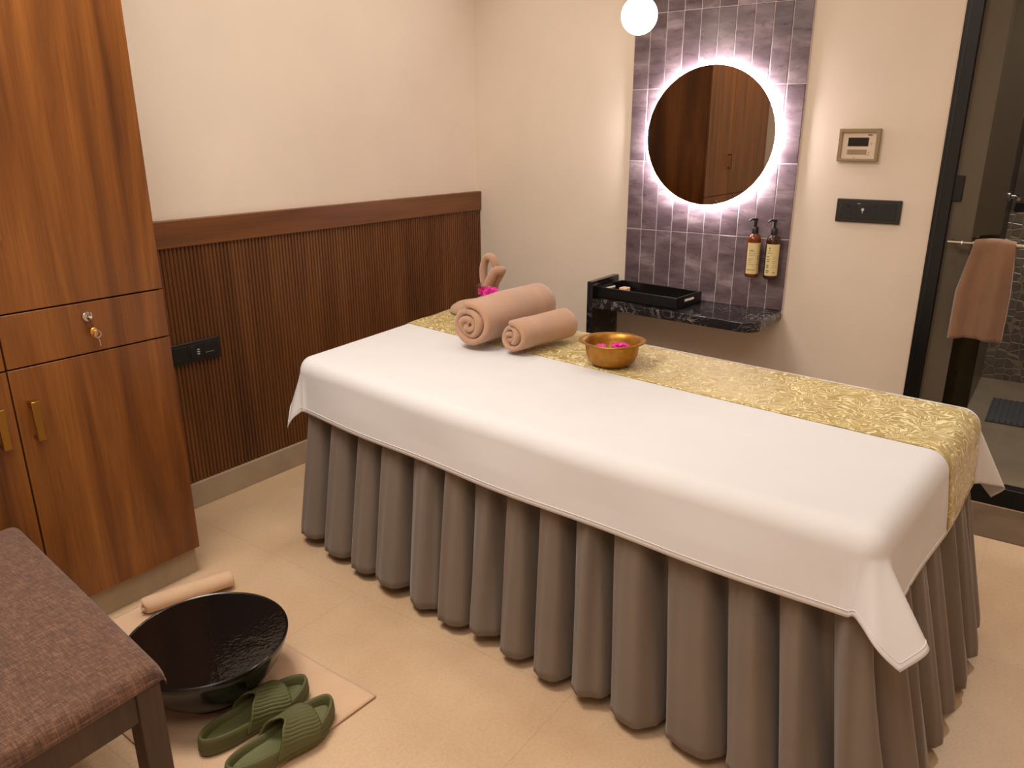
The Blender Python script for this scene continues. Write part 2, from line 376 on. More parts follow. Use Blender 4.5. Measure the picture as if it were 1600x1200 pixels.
# ------------------------------------------------------------------ purple tile panel
YL, YR, TR0, TRH = .982, 1.804, 2.0316, .329
b = MB(); cw = (YR-YL)/10; rnd = []
b.cm = 1; b.box(-.0125, 0, -YR, -YL, .70, CEIL-.002); rnd += [(0, 0, 0)]*8; b.cm = 0
for r in range(-3, 4):
    zt = TR0-TRH*(r); zb = zt-TRH
    if zt > CEIL: zt = CEIL-.002
    if zb > zt or zb < .7: zb = max(zb, .70)
    if zt-zb < .02: continue
    for c_ in range(10):
        ya, yb = -(YL+cw*c_)-.0013, -(YL+cw*(c_+1))+.0013
        z0, z1 = zb+.0013, zt-.0013; j = [random.uniform(-.0009, .0009) for _ in range(4)]; q = .003
        b.add([(-.010, ya, z0), (-.010, yb, z0), (-.010, yb, z1), (-.010, ya, z1),
               (-.013, ya, z0), (-.013, yb, z0), (-.013, yb, z1), (-.013, ya, z1),
               (-.0145+j[0], ya-q, z0+q), (-.0145+j[1], yb+q, z0+q), (-.0145+j[2], yb+q, z1-q), (-.0145+j[3], ya-q, z1-q)],
              [(0, 1, 5, 4), (1, 2, 6, 5), (2, 3, 7, 6), (3, 0, 4, 7), (4, 5, 9, 8), (5, 6, 10, 9), (6, 7, 11, 10), (7, 4, 8, 11), (8, 9, 10, 11)])
        rv = (random.uniform(0, 20), random.uniform(0, 20), random.uniform(0, 20)); rnd += [rv]*12
o = b.build('trim_9', [M['tile'], M['grout']]); struct(o)
at = o.data.attributes.new('tile_rand', 'FLOAT_VECTOR', 'POINT'); at.data.foreach_set('vector', [c for v_ in rnd for c in v_])

# ------------------------------------------------------------------ wardrobe cabinet
CF, CR = -.51, -2.268
cab = thing('cabinet', 'tall dark walnut wardrobe cabinet with brass handles standing against the reeded wall', 'cabinet', (CR-.5, -.25, 0))
CT = CEIL-.002; CLX = -3.60
MB().box(CLX, CR, CF+.02, -.037, .105, CT).build('body', M['cab'], cab, bevel=.001)
MB().box(CLX+.003, CR-.004, CF+.0182, CF+.021, .107, CT-.002).build('gap_shade_sheet', M['cab_gap_shade'], cab)  # thin dark sheet standing in for the shade between the doors
MB().box(CLX+.002, CR-.004, CF+.028, -.045, 0, .105).build('plinth', M['base_tile'], cab)
def handle(par, x, z0, z1):
    b = MB(); y = CF
    b.box(x-.011, x+.011, y-.034, y-.024, z0, z1); b.box(x-.009, x+.009, y-.026, y, z1-.014, z1-.001); b.box(x-.009, x+.009, y-.026, y, z0+.001, z0+.014)
    b.build('handle', M['brass'], par, bevel=.0015)
g = .0024
for k in range(2):
    xr = CR if k == 0 else CR-.485; xl = xr-.485 if k == 0 else CLX
    for (z0, z1, nm) in ((.105, .8795, 'door'), (.8795, 1.034, 'drawer'), (1.034, 2.45, 'door'), (2.45, CT, 'door')):
        if nm == 'door' and z0 > 2.4: nm = 'door'
        d = MB().box(xl+g, xr-(g if k else 0), CF, CF+.018, z0+g, z1-g).build(nm, M['cab'], cab, bevel=.0012)
        hx = (xl+.047) if k == 0 else (xr-.047)
        if nm == 'door' and z0 < .5: handle(d, hx-.004 if k == 0 else hx, .668, .785)
        if nm == 'door' and 1 < z0 < 2 and k == 0: handle(d, xl+.032, 1.235, 1.350)
        if nm == 'drawer' and k == 0:
            lx, lz = -2.515, .990
            MB().lathe([(.0001, 0), (.0125, 0), (.0145, -.002), (.0145, -.006), (.012, -.008), (.0001, -.008)], (lx, CF, lz), 28, axis='y').build('lock', M['chrome'], d, smooth=True)
            b = MB().box(lx-.001, lx+.0012, CF-.0088, CF-.0078, lz-.006, lz+.006); b.build('keyhole', M['hole'], d)
# keys hanging in the lock
keys = thing('keys', 'small gold and silver keys hanging from the lock on the cabinet drawer', 'keys', (-2.512, CF-.012, .98))
b = MB(); kx = -2.5125
b.tube([(kx-.002, CF-.007, .990), (kx+.000, CF-.022, .985), (kx+.003, CF-.020, .968), (kx+.006, CF-.013, .949)], .0016, 8); b.build('key_blade', M['keygold'], keys, smooth=True)
b = MB().lathe([(.0001, -.003), (.011, -.003), (.013, -.001), (.013, .001), (.011, .003), (.0001, .003)], (kx+.004, CF-.016, .943), 20, axis='y', mod=lambda a, z: 1+.15*math.cos(2*a)); b.build('key_bow', M['keygold'], keys, smooth=True)
b = MB().tube([(kx+.010+.009*math.cos(a), CF-.022, .937+.011*math.sin(a)) for a in [2*PI*i/16 for i in range(16)]], .0022, 8, closed=True)
b.tube([(kx+.010, CF-.022, .928), (kx+.013, CF-.021, .915), (kx+.015, CF-.019, .900), ], .0017, 8); b.build('key', M['keysilver'], keys, smooth=True)

# ------------------------------------------------------------------ switch plates
def vbox(b, wall, a0, a1, z0, z1, d0, d1):     # wall 'x': plane x=0 ; wall 'y': plane y=-.03
    if wall == 'x': b.box(-d1, -d0, a0, a1, z0, z1)
    else: b.box(a0, a1, -d1, -d0, z0, z1)
    return b
def plate(name, label, wall, a0, a1, z0, z1, base, flip):
    ca = (a0+a1)/2; loc = (0, ca, z0) if wall == 'x' else (ca, -base, z0)
    p = thing(name, label, 'socket', loc)
    P = lambda u: a0+(a1-a0)*(1-u if flip else u)
    W = abs(a1-a0)
    vbox(MB(), wall, a0, a1, z0, z1, base, base+.011).build('cover_plate', M['blackplastic'], p, bevel=.0035, seg=3)
    h = z1-z0
    for (u0, u1) in ((.07, .34), (.36, .64), (.66, .93)):
        m = vbox(MB(), wall, P(u0), P(u1), z0+h*.15, z1-h*.15, base+.006, base+.0125).build('module', M['blackplastic2'], p, bevel=.001)
    b = MB(); zc = (z0+z1)/2; s = W
    for (u, dz, r) in ((.2, .018, .0042), (.17, -.008, .0034), (.235, -.008, .0034)):
        if wall == 'x': b.lathe([(.0001, 0), (r, 0), (r, -.0012), (.0001, -.0012)], (-base-.0124, P(u), zc+dz), 14, axis='x')
        else: b.lathe([(.0001, 0), (r, 0), (r, -.0012), (.0001, -.0012)], (P(u), -base-.0124, zc+dz), 14, axis='y')
    b.build('socket_holes', M['hole'], p)
    return p, P, zc
# wainscot socket
p, P, zc = plate('wall_socket', 'black three module socket plate on the reeded wainscot beside the cabinet', 'y', -2.012, -1.785, .6205, .7085, .027, False)
vbox(MB(), 'y', P(.40), P(.47), zc-.025, zc+.025, .036, .043).build('switch', M['blackplastic'], p, bevel=.002)
b = MB()
for k in range(3): vbox(b, 'y', P(.53), P(.58), zc-.012+k*.009, zc-.012+k*.009+.004, .0395, .0399)
b.build('printed_marks', M['white_mark'], p); b = MB()
for k in range(5): vbox(b, 'y', P(.70+k*.035), P(.715+k*.035), zc-.012, zc-.010, .0395, .0399)
b.build('printed_marks', M['white_mark'], p)
# wall plate near the door
p, P, zc = plate('wall_switch', 'black wide switch and socket plate on the cream wall below the room controller', 'x', -2.243, -1.986, 1.1375, 1.2345, 0, True)
b = MB(); b.lathe([(.0001, 0), (.006, 0), (.006, -.002), (.0001, -.002)], (-.0124, P(.42), zc+.006), 16, axis='x'); b.box(-.0144, -.0124, P(.42)-.001, P(.42)+.001, zc-.01, zc); b.build('indicator', M['white_mark'], p)
b = MB(); b.box(-.0128, -.0124, P(.35)-.006, P(.35)+.006, zc+.029, zc+.031); b.build('printed_marks', M['white_mark'], p)
# room controller
ty0, ty1, tz0, tz1 = -2.126, -1.9625, 1.387, 1.519
p = thing('room_controller', 'square grey framed climate controller with small dark screen on the cream wall', 'thermostat', (0, (ty0+ty1)/2, tz0))
b = MB(); fw = .0165
b.box(-.022, 0, ty0, ty1, tz0, tz0+fw*.7); b.box(-.022, 0, ty0, ty1, tz1-fw*.9, tz1); b = MB(); o_ = [(ty0, tz0), (ty1, tz0), (ty1, tz1), (ty0, tz1)]; i_ = [(ty0+fw, tz0+fw*.75), (ty1-fw, tz0+fw*.75), (ty1-fw, tz1-fw), (ty0+fw, tz1-fw)]
b.add([(0, a, c) for a, c in o_]+[(-.022, a, c) for a, c in o_]+[(-.022, a, c) for a, c in i_]+[(-.008, a, c) for a, c in i_], [(r*4+k, r*4+(k+1) % 4, r*4+4+(k+1) % 4, r*4+4+k) for r in range(3) for k in range(4)])
b.build('frame', M['panelgrey'], p, bevel=.003)
MB().box(-.013, 0, ty0+fw*.8, ty1-fw*.8, tz0+fw*.5, tz1-fw*.8).build('front_panel', M['panelwhite'], p, bevel=.003)
yy = lambda u: ty1+(ty0-ty1)*u
zz = lambda v_: tz1+(tz0-tz1)*v_
MB().box(-.0145, -.012, yy(.24), yy(.73), zz(.53), zz(.27)).build('screen', M['lcd'], p)
MB().box(-.0142, -.012, yy(.24), yy(.71), zz(.78), zz(.63)).build('button_strip', M['lcd2'], p)
b = MB()
for k, u in enumerate((.70, .735, .77)): b.box(-.0136, -.0128, yy(u), yy(u+.028), zz(.215), zz(.165))
b.build('printed_marks', M['ink'], p)
for (u, v_) in ((.76, .72), (.755, .79), (.80, .45), (.42, .87)): MB().box(-.0138, -.0128, yy(u)-.0017, yy(u)+.0017, zz(v_)-.0017, zz(v_)+.0017).build('button', M['ink'], p)

# ------------------------------------------------------------------ mirror
mc = (-1.402, 1.488); mr = .306
p = thing('mirror', 'large round frameless mirror with glowing white backlight on the purple tiles', 'mirror', (-.0145, mc[0], mc[1]-mr))
MB().lathe([(.0001, 0), (mr-.001, 0), (mr, -.001), (mr, -.004), (mr-.001, -.005), (.0001, -.005)], (-.055, mc[0], mc[1]), 128, axis='x').build('mirror_glass', M['mirror'], p, smooth=True, angle=20)
MB().lathe([(.0001, 0), (mr-.05, 0), (mr-.05, -.024), (.0001, -.024)], (-.0150, mc[0], mc[1]), 64, axis='x').build('back_box', M['panelwhite'], p)
b = MB(); n = 128
prof = [(mr-.045, -.040), (mr+.0025, -.040), (mr+.0025, -.0545), (mr-.045, -.0545)]
vs = []; fs = []
for r, x in prof:
    for k in range(n): vs.append((x, mc[0]+r*math.cos(2*PI*k/n), mc[1]+r*math.sin(2*PI*k/n)))
for j in range(4):
    for k in range(n): j2 = (j+1) % 4; fs.append((j*n+k, j*n+(k+1) % n, j2*n+(k+1) % n, j2*n+k))
b.add(vs, fs); b.build('light_ring', M['led'], p, smooth=True, angle=30)

# ------------------------------------------------------------------ pendant globe
gc = (-.455, -1.2265, 1.9635)
p = thing('pendant_lamp', 'glowing round opal globe pendant lamp with brass cap beside the tiled panel', 'lamp', (gc[0], gc[1], CEIL))
prof = [(.0745*math.sin(a), .0745*math.cos(a)) for a in [PI*i/24 for i in range(25)]]; prof[0] = (.0002, .0745); prof[-1] = (.0002, -.0745)
MB().lathe(prof, gc, 40).build('globe', M['globe'], p, smooth=True, angle=180)
MB().lathe([(.0001, .062), (.036, .0655), (.034, .078), (.012, .086), (.010, .12), (.0001, .12)], gc, 32).build('cap', M['brass'], p, smooth=True)
MB().tube([(gc[0], gc[1], gc[2]+.11), (gc[0], gc[1], CEIL-.02)], .004, 8).build('stem', M['brass'], p, smooth=True)
MB().lathe([(.0001, -.022), (.045, -.022), (.05, -.015), (.05, -.001), (.0001, -.001)], (gc[0], gc[1], CEIL), 32).build('ceiling_rose', M['brass'], p, smooth=True)

# ------------------------------------------------------------------ marble shelf
ZS = .717
sh = thing('wall_shelf', 'black veined marble shelf with rounded corner and upright side slab under the mirror', 'shelf', (-.15, -1.37, 0))
fx0, fx1 = -.285, -.352
arc = []; rc = .07
for i in range(9):
    a = PI/2*i/8; arc.append((fx1+rc-rc*math.sin(a)*1.0, -1.800+rc-rc*math.cos(a)))
pts = [(-.0005, -.942), (fx0, -.942)]+[(x, y) for x, y in reversed(arc)]+[(-.0005, -1.800)]
MB().prism(pts, ZS-.044, ZS).build('shelf_top', M['marble'], sh, bevel=.003)
MB().box(-.275, -.0005, -.942, -.912, 0.0, .80).build('side_slab', M['marble'], sh, bevel=.002)
# tray
T0 = thing('serving_tray', 'black lacquered rectangular tray with slot handles standing on the marble shelf', 'tray', (-.14, -1.19, ZS+.001))
Tm = Matrix.Translation((-.150, -1.183, ZS+.001)) @ Matrix.Rotation(math.radians(-6), 4, 'Z')
hw, hl, hh, tk = .118, .232, .056, .011
b = MB(Tm); b.box(-hw, hw, -hl, hl, 0, .008); b.build('tray_base', M['black'], T0)
for sx in (-1, 1): MB(Tm).box(sx*hw, sx*(hw-tk), -hl, hl, 0, hh).build('side_panel', M['black'], T0, bevel=.0015)
for sy in (-1, 1):
    b = MB(Tm); y0, y1 = sy*hl, sy*(hl-tk)
    b.box(-hw+tk, hw-tk, y0, y1, 0, hh*.42); b.box(-hw+tk, -.045, y0, y1, hh*.42, hh*.78); b.box(.045, hw-tk, y0, y1, hh*.42, hh*.78); b.box(-hw+tk, hw-tk, y0, y1, hh*.78, hh)
    b.build('end_panel', M['black'], T0)
    b = MB(Tm); b.tube([(-.043, sy*(hl-tk/2), hh*.58), (.043, sy*(hl-tk/2), hh*.58)], .0075, 12); o = b.build('handle', M['grip'], T0, smooth=True); o['label'] = 'pale metal grip in the slot'
o = MB(Tm).box(.030, .078, .150, .190, .009, .034).build('soap_bar', M['soap'], origin=(-.15, -1.0, ZS+.010), bevel=.005, seg=3)
tag(o, 'small cream soap bar lying inside the black tray', 'soap')

# ------------------------------------------------------------------ bottles
def bottle(y, z, label, lit, grp):
    x = -.047; r = .0305; TB = Matrix.Translation((0, 0, z)) @ Matrix.Diagonal((1, 1, 1.125, 1)) @ Matrix.Translation((0, 0, -z))
    p = thing('pump_bottle', label, 'bottle', (x, y, z), grp)
    MB(TB).lathe([(.0001, 0), (r-.004, 0), (r, .004), (r, .150), (r-.0015, .158), (r-.006, .166), (r-.014, .173), (.014, .176), (.0125, .182), (.0001, .182)], (x, y, z), 36).build('bottle_body', M['amber' if lit else 'amber_shaded'], p, smooth=True)
    MB(TB).lathe([(.0001, .174), (.0145, .174), (.0145, .199), (.012, .202), (.0001, .202)], (x, y, z), 24).build('collar', M['black'], p, smooth=True)
    b = MB(TB).lathe([(.0001, .2), (.006, .2), (.006, .226), (.0095, .228), (.0095, .236), (.0001, .237)], (x, y, z), 16)
    b.tube([(x, y, z+.232), (x-.010, y+.016, z+.233), (x-.016, y+.026, z+.225)], [.0055, .0048, .0034], 8); b.build('pump', M['black'], p, smooth=True)
    a0 = math.radians(178); 
    def lab(off, a0, a1, z0, z1, nu=14):
        bb = MB(TB); bb.grid(lambda u, v_: (x+(r+off)*math.cos(a0+(a1-a0)*u), y+(r+off)*math.sin(a0+(a1-a0)*u), z+z0+(z1-z0)*v_), nu, 2); return bb
    A0, A1 = math.radians(142), math.radians(272)
    lab_ = lab(.0004, A0, A1, .014, .140, 24).build('label', M['label'], p, smooth=True)
    rr = random.Random(int(z*1000+y*777))
    def bar(u0, u1, v0, v1):
        aa = A0+(A1-A0)*u0; ab = A0+(A1-A0)*u1
        MB(TB).grid(lambda u, v_: (x+(r+.0008)*math.cos(aa+(ab-aa)*u), y+(r+.0008)*math.sin(aa+(ab-aa)*u), z+.014+.126*(v0+(v1-v0)*v_)), 5, 2).build('printed_mark', M['ink'], lab_)
    if lit:
        for k in range(5): bar(.17+k*.075, .17+k*.075+.05, .73, .73+(.025 if k != 2 else .06))
        for v_, u1 in ((.66, .68), (.60, .52), (.48, .45), (.44, .38), (.37, .36), (.30, .58)): bar(.16, u1, v_, v_+.008)
        for k in range(5): bar(.10+k*.11, .10+k*.11+.07, .12, .145)
        for v_ in (.57, .49, .30): bar(.72, .82, v_, v_+.022)
    else:
        bar(.22, .30, .86, .90); bar(.23, .30, .78, .81)
        for k in range(4): bar(.14+k*.08, .14+k*.08+.05, .71, .73)
        for v_ in (.60, .51, .45, .32, .26, .15, .10): bar(.12, .25+rr.random()*.06, v_, v_+.022)
        for v_ in (.60, .55, .46, .41): bar(.48, .75, v_, v_+.006)
        for (u0, u1, v0, v1) in ((.5, .8, .33, .336), (.5, .8, .26, .266), (.5, .51, .26, .336), (.79, .8, .26, .336)): bar(u0, u1, v0, v1)
        bar(.55, .68, .09, .115)
    MB(TB).box(x-.02, -.0155, y-.006, y+.006, z+.05, z+.062).build('wall_bracket', M['black'], p)
bottle(-1.6555, .868, 'left amber pump bottle with cream label mounted on the purple tiles', True, 'pump bottles on the tiled panel')
bottle(-1.7425, .868, 'right amber pump bottle with cream label nearest the tile panel edge', False, 'pump bottles on the tiled panel')

# ------------------------------------------------------------------ massage bed
TOPQ = [Vector(q) for q in ((-1.855, -.610), (-2.035, -2.640), (-1.030, -2.715), (-.805, -.510))]
SKQ = [Vector(q) for q in ((-1.888, -.566), (-2.090, -2.755), (-1.035, -2.800), (-.805, -.510))]
BW, BL, BZ = 1.05, 2.16, .722
def bedxy(p_, q_, Q=None):
    a, b_, c, d = Q or TOPQ
    s, t_ = p_/BW, q_/BL
    r = a*(1-s)*(1-t_)+b_*(1-s)*t_+c*s*t_+d*s*(1-t_)
    tt = min(max(t_, 0), 1); r.x -= .030*4*tt*(1-tt)*(1-min(max(s, 0), 1))
    return r
bed = thing('massage_bed', 'long padded massage bed hidden under white sheet with grey pleated skirt', 'bed', (-1.45, -1.68, 0))
b = MB(); ins = .03
c4 = [bedxy(ins, ins), bedxy(ins, BL-ins), bedxy(BW-ins, BL-ins), bedxy(BW-ins, ins)]
b.prism([(c.x, c.y) for c in c4], .60, BZ-.012).build('mattress', M['mattress'], bed, bevel=.045, seg=5)
c4 = [bedxy(.09, .09), bedxy(.09, BL-.09), bedxy(BW-.09, BL-.09), bedxy(BW-.09, .09)]
MB().prism([(c.x, c.y) for c in c4], .52, .60).build('frame', M['benchwood'], bed)
for (p_, q_) in ((.16, .2), (.16, BL-.2), (BW-.16, .2), (BW-.16, BL-.2)):
    c = bedxy(p_, q_); MB().box(c.x-.03, c.x+.03, c.y-.03, c.y+.03, 0, .52).build('leg', M['benchwood'], bed)
# pleated skirt
def skirt():
    ins = .014; rc = .032
    def side(a, c, n):
        return [(a[0]+(c[0]-a[0])*i/n, a[1]+(c[1]-a[1])*i/n) for i in range(n)]
    cs = [(ins, ins), (ins, BL-ins), (BW-ins, BL-ins), (BW-ins, ins)]
    path = []          # (p, q, np, nq, s)
    nrm = [(-1, 0), (0, 1), (1, 0), (0, -1)]
    for k in range(4):
        a, c = cs[k], cs[(k+1) % 4]; n1 = nrm[k]; n2 = nrm[(k+1) % 4]
        L = math.hypot(c[0]-a[0], c[1]-a[1]); ux, uy = (c[0]-a[0])/L, (c[1]-a[1])/L
        nst = int((L-2*rc)/.0050)
        for i in range(nst): d = rc+(L-2*rc)*i/nst; path.append((a[0]+ux*d, a[1]+uy*d, *n1))
        cc = (c[0]-ux*rc-n1[0]*rc, c[1]-uy*rc-n1[1]*rc)
        for i in range(10):
            t_ = PI/2*i/10; nx, ny = n1[0]*math.cos(t_)+n2[0]*math.sin(t_), n1[1]*math.cos(t_)+n2[1]*math.sin(t_)
            path.append((cc[0]+nx*rc, cc[1]+ny*rc, nx, ny))
    N = len(path); s = [0]
    for i in range(N): a, c = path[i], path[(i+1) % N]; s.append(s[-1]+math.hypot(c[0]-a[0], c[1]-a[1]))
    tot = s[-1]; NP = round(tot/.146); rr = random.Random(5)
    amp = [rr.uniform(.85, 1.15) for _ in range(NP)]; ph = [rr.uniform(-.08, .08) for _ in range(NP)]
    edges = np.cumsum([0]+[rr.uniform(.82, 1.18) for _ in range(NP)]); edges = edges/edges[-1]
    tw = [rr.uniform(-.012, .012) for _ in range(NP)]
    Z0, Z1 = .036, .63
    rows = 26; vs = []; fs = []
    for j in range(rows):
        v_ = j/(rows-1); z = Z1+(Z0-Z1)*v_
        for i in range(N):
            u = s[i]/tot; k = int(np.searchsorted(edges, u, side='right')-1); k = min(max(k, 0), NP-1)
            f = (u-edges[k])/(edges[k+1]-edges[k]); ff = f
            # broad face, then a recessed fold whose width shrinks towards the hem
            wv = .44-.24*v_; wj = wv*(1+.25*tw[k]/.012)
            if ff < 1-wj:
                g_ = ff/(1-wj); prof = (math.sin(PI*g_)**(.32+.20*v_))*(.80+.20*math.cos((g_-.55)*2.4))
            else:
                g_ = (ff-1+wj)/wj; prof = -1.15*math.sin(PI*g_)**.5*(1-.35*v_)
            small = (.11*math.sin(2*PI*ff*2.5+ph[k]*30)+.07*math.sin(2*PI*ff*4+ph[k]*60))*(1-.5*v_)
            A = (.036+.026*v_)*amp[k]
            out = A*(prof+small)-.054+.030*v_
            side_ = (.001+.011*v_)*math.sin(2*PI*ff)+tw[k]*1.2*v_*math.sin(PI*ff)
            p_, q_, nx, ny = path[i]
            a, c = path[i], path[(i+1) % N]; dx, dy = c[0]-a[0], c[1]-a[1]; dl = math.hypot(dx, dy) or 1
            aa_, bb_ = p_+nx*out-dx/dl*side_, q_+ny*out-dy/dl*side_; P_ = bedxy(aa_, bb_).lerp(bedxy(aa_, bb_, SKQ), min(1, .15+v_*.9))
            zz_ = z+(.006*math.cos(k*2.1)*v_**6)
            vs.append((P_.x, P_.y, zz_))
    for j in range(rows-1):
        for i in range(N):
            fs.append((j*N+i, j*N+(i+1) % N, (j+1)*N+(i+1) % N, (j+1)*N+i))
    return MB().add(vs, fs)
skirt().build('pleated_skirt', M['skirt'], bed, smooth=True, solid=.0025, angle=180)

# draped sheet: one mapping for sheet and runner
RE = .050
def drape(p_, q_, lift=0.0):
    """material point (p across, q along) -> world, over the rounded mattress edges and down"""
    R = RE+lift
    ep = p_-(BW-RE) if p_ > BW-RE else (p_-RE if p_ < RE else 0)
    eq = q_-(BL-RE) if q_ > BL-RE else (q_-RE if q_ < RE else 0)
    cp = min(max(p_, RE), BW-RE); cq = min(max(q_, RE), BL-RE)
    rho = math.hypot(ep, eq)
    z = BZ+lift
    if rho < 1e-6:
        P_ = bedxy(cp, cq); return (P_.x, P_.y, z)
    arc = R*PI/2; dx, dy = ep/rho, eq/rho
    if rho < arc:
        a = rho/R; out = R*math.sin(a); dn = R*(1-math.cos(a)); Fh = 0
    else:
        Fh = rho-arc; flare = .09; out = R+Fh*flare; dn = R+Fh*math.sqrt(1-flare**2)
    phi = math.atan2(abs(dy), abs(dx)); sp, sq = (1 if ep >= 0 else -1), (1 if eq >= 0 else -1)
    ox, oy = dx*out, dy*out
    if abs(ep) > 0 and abs(eq) > 0:
        pn = phi/(PI/2)          # 0 on the long side, 1 on the end side
        b1 = math.exp(-((pn-.70)/.17)**2)*math.sin(2*phi)**.4; b2 = math.exp(-((pn-.42)/.20)**2)*math.sin(2*phi)**.4
        tp, tq = .10*b1+.26*b2, .52*b1+.10*b2-.03*math.exp(-((pn-.22)/.12)**2)
        if sp > 0: tq *= .72; tp *= .8
        if sq < 0: tq *= .6; tp *= .8
        ox += sp*tp*Fh; oy += sq*tq*Fh
        dn = dn-Fh+Fh*(1-(.20 if sp < 0 and sq > 0 else .06)*math.sin(2*phi)**.7)*math.sqrt(max(1-(tp*tp+tq*tq)*.9, 0))
    else:
        # faint waves in the straight overhang
        t_ = q_ if abs(ep) > 0 else p_
        wv = .0045*math.sin(t_*9+sp*2)*min(1, Fh/.08)
        ox += dx*wv; oy += dy*wv
    P_ = bedxy(cp+ox, cq+oy)
    return (P_.x, P_.y, z-dn)
OVN, OVF, OVH, OVT = .178, .185, .170, .205      # overhang near, far, head, foot (beyond the edge, incl. rounding)
def axis_vals(lo, hi, n0, L):
    vals = list(np.linspace(lo, RE, n0))+list(np.linspace(RE, L-RE, int(L/.03)))[1:]+list(np.linspace(L-RE, hi, n0))[1:]
    return vals
pv = axis_vals(-OVN, BW+OVF, 30, BW); qv = axis_vals(-OVH, BL+OVT, 34, BL)
vs = [drape(p_, q_, .004) for q_ in qv for p_ in pv]; n = len(pv)
fs = [(j*n+i, j*n+i+1, (j+1)*n+i+1, (j+1)*n+i) for j in range(len(qv)-1) for i in range(n-1)]
o = MB().add(vs, fs).build('bed_sheet', M['sheet'], origin=(-1.45, -1.68, BZ), smooth=True, solid=.003, angle=180)
tag(o, 'smooth white cotton sheet draped over the massage bed with hanging corners', 'sheet')
# hem seam of the sheet
b = MB(); hs = .012
pe = [-OVN+hs]+[p_ for p_ in pv if -OVN+hs < p_ < BW+OVF-hs]+[BW+OVF-hs]; qe = [q_ for q_ in qv if -OVH+hs < q_ < BL+OVT-hs]
loop = [drape(p_, -OVH+hs, .0062) for p_ in pe]+[drape(BW+OVF-hs, q_, .0062) for q_ in qe]+[drape(p_, BL+OVT-hs, .0062) for p_ in reversed(pe)]+[drape(-OVN+hs, q_, .0062) for q_ in reversed(qe)]
hem = MB(); pts_ = []
for q in loop:
    if not pts_ or (Vector(q)-Vector(pts_[-1])).length > .004: pts_.append(q)
hem.tube(pts_, .0013, 6, closed=True); hem.build('hem_seam', M['sheet'], o, smooth=True)
# runner
def runner():
    rp = list(np.linspace(.0, 1, 24)); rq = [v_ for v_ in np.linspace(-.02, BL+.198, 150)]
    vs = []
    for q_ in rq:
        f = max(0, min(1, q_/BL)); a = BW*(.600-.045*f); c = BW*(.952-.010*f)
        for u in rp:
            p_ = a+(c-a)*u; lift = .0075+.0012*math.sin(q_*23+u*3)*math.sin(u*PI)+.0015*math.sin(q_*61)*math.sin(u*9)
            if abs(q_-(BL-.28)) < .02: lift += .0012
            vs.append(drape(p_, q_, lift))
    m = len(rp)
    return MB().add(vs, [(j*m+i, j*m+i+1, (j+1)*m+i+1, (j+1)*m+i) for j in range(len(rq)-1) for i in range(m-1)])
o = runner().build('bed_runner', M['brocade'], origin=(-1.2, -1.68, BZ+.006), smooth=True, solid=.0022, angle=180)
tag(o, 'gold brocade runner lying lengthwise along the white bed sheet', 'bed runner')
TOP = BZ+.009

# ------------------------------------------------------------------ rolled towels
def roll(name, label, p0, p1, R, seed, turns=3.3, mat='towel', grp=None, squash=.93, flap=.6, ribs=()):
    """rolled towel lying from p0 to p1 (centre line on the supporting plane)"""
    p0, p1 = Vector(p0), Vector(p1); ax = (p1-p0); L = ax.length; ax.normalize(); sd = ax.cross(Vector((0, 0, 1))).normalized(); up = sd.cross(ax)
    rr = random.Random(seed); t_ = R/(turns+.35); rib = t_*.90
    K = int(turns*30); ring = []
    for i in range(K+1):
        th = 2*PI*turns*i/K; rc = R-rib/2-t_*(turns-th/(2*PI))
        wob = 1+.035*math.sin(th*1.3+seed)+.02*math.sin(th*2.7)
        ring.append((th+flap*2*PI, max(rc*wob, rib*.45)))
    M_ = 18; cols = [[] for _ in range(M_)]
    nr = 5
    def sec(th, rc, x, j):
        e = min(x, L-x); rnd_ = 1-.03*max(0, 1-e/(R*.5))**2
        bulge = rnd_*(1+.018*math.sin(x*21+seed)+.012*math.sin(th*3+x*12))
        for rx in ribs:
            bulge += .02*math.exp(-((x-rx)/.005)**2)
        return bulge
    vs = []; fs = []
    # end inset per angle: inner turns poke out slightly
    dz = [.006*math.sin(i*.31+seed)+.007*(1-i/K) for i in range(K+1)]
    prof = [(-.5, 0.25), (-.28, .0), (.28, .0), (.5, .25)]
    for m in range(M_+4):
        # m 0,1 and last two are rounded ribbon ends
        if m == 0: x = 0.0; hw = .0
        elif m == 1: x = .0025; hw = .34
        elif m == M_+2: x = L-.0025; hw = .34
        elif m == M_+3: x = L; hw = .0
        else: x = .007+(L-.014)*(m-2)/(M_-1); hw = .5
        if m in (0, M_+3): hw = .16
        for i, (th, rc) in enumerate(ring):
            bl = sec(th, rc, x, m); endsh = dz[i]*(1 if m < 3 else 0)
            for sgn in (-1, 1):
                r_ = (rc+sgn*hw*rib)*bl if rc > rib*.5 else max(rc+sgn*hw*rib, .001)
                y_, z_ = r_*math.cos(th), r_*math.sin(th)*squash
                P_ = p0+ax*(x-endsh)+sd*y_+up*(z_+R*squash)
                if z_ < -R*squash*.96: P_.z += 0
                vs.append(P_)
    K2 = (K+1)*2
    for m in range(M_+3):
        for i in range(K):
            a = m*K2+i*2; c = (m+1)*K2+i*2
            fs.append((a, a+2, c+2, c)); fs.append((a+1, c+1, c+3, a+3))
        a = m*K2; c = (m+1)*K2; fs.append((a, c, c+1, a+1)); a += K*2; c += K*2; fs.append((a, a+1, c+1, c))
    for m, in ((0,), (M_+3,)):
        for i in range(K):
            a = m*K2+i*2; fs.append((a, a+1, a+3, a+2))
    o = MB().add(vs, fs).build(name, M[mat], origin=tuple((p0+p1)/2), smooth=True, angle=70)
    tag(o, label, 'towel', grp); return o
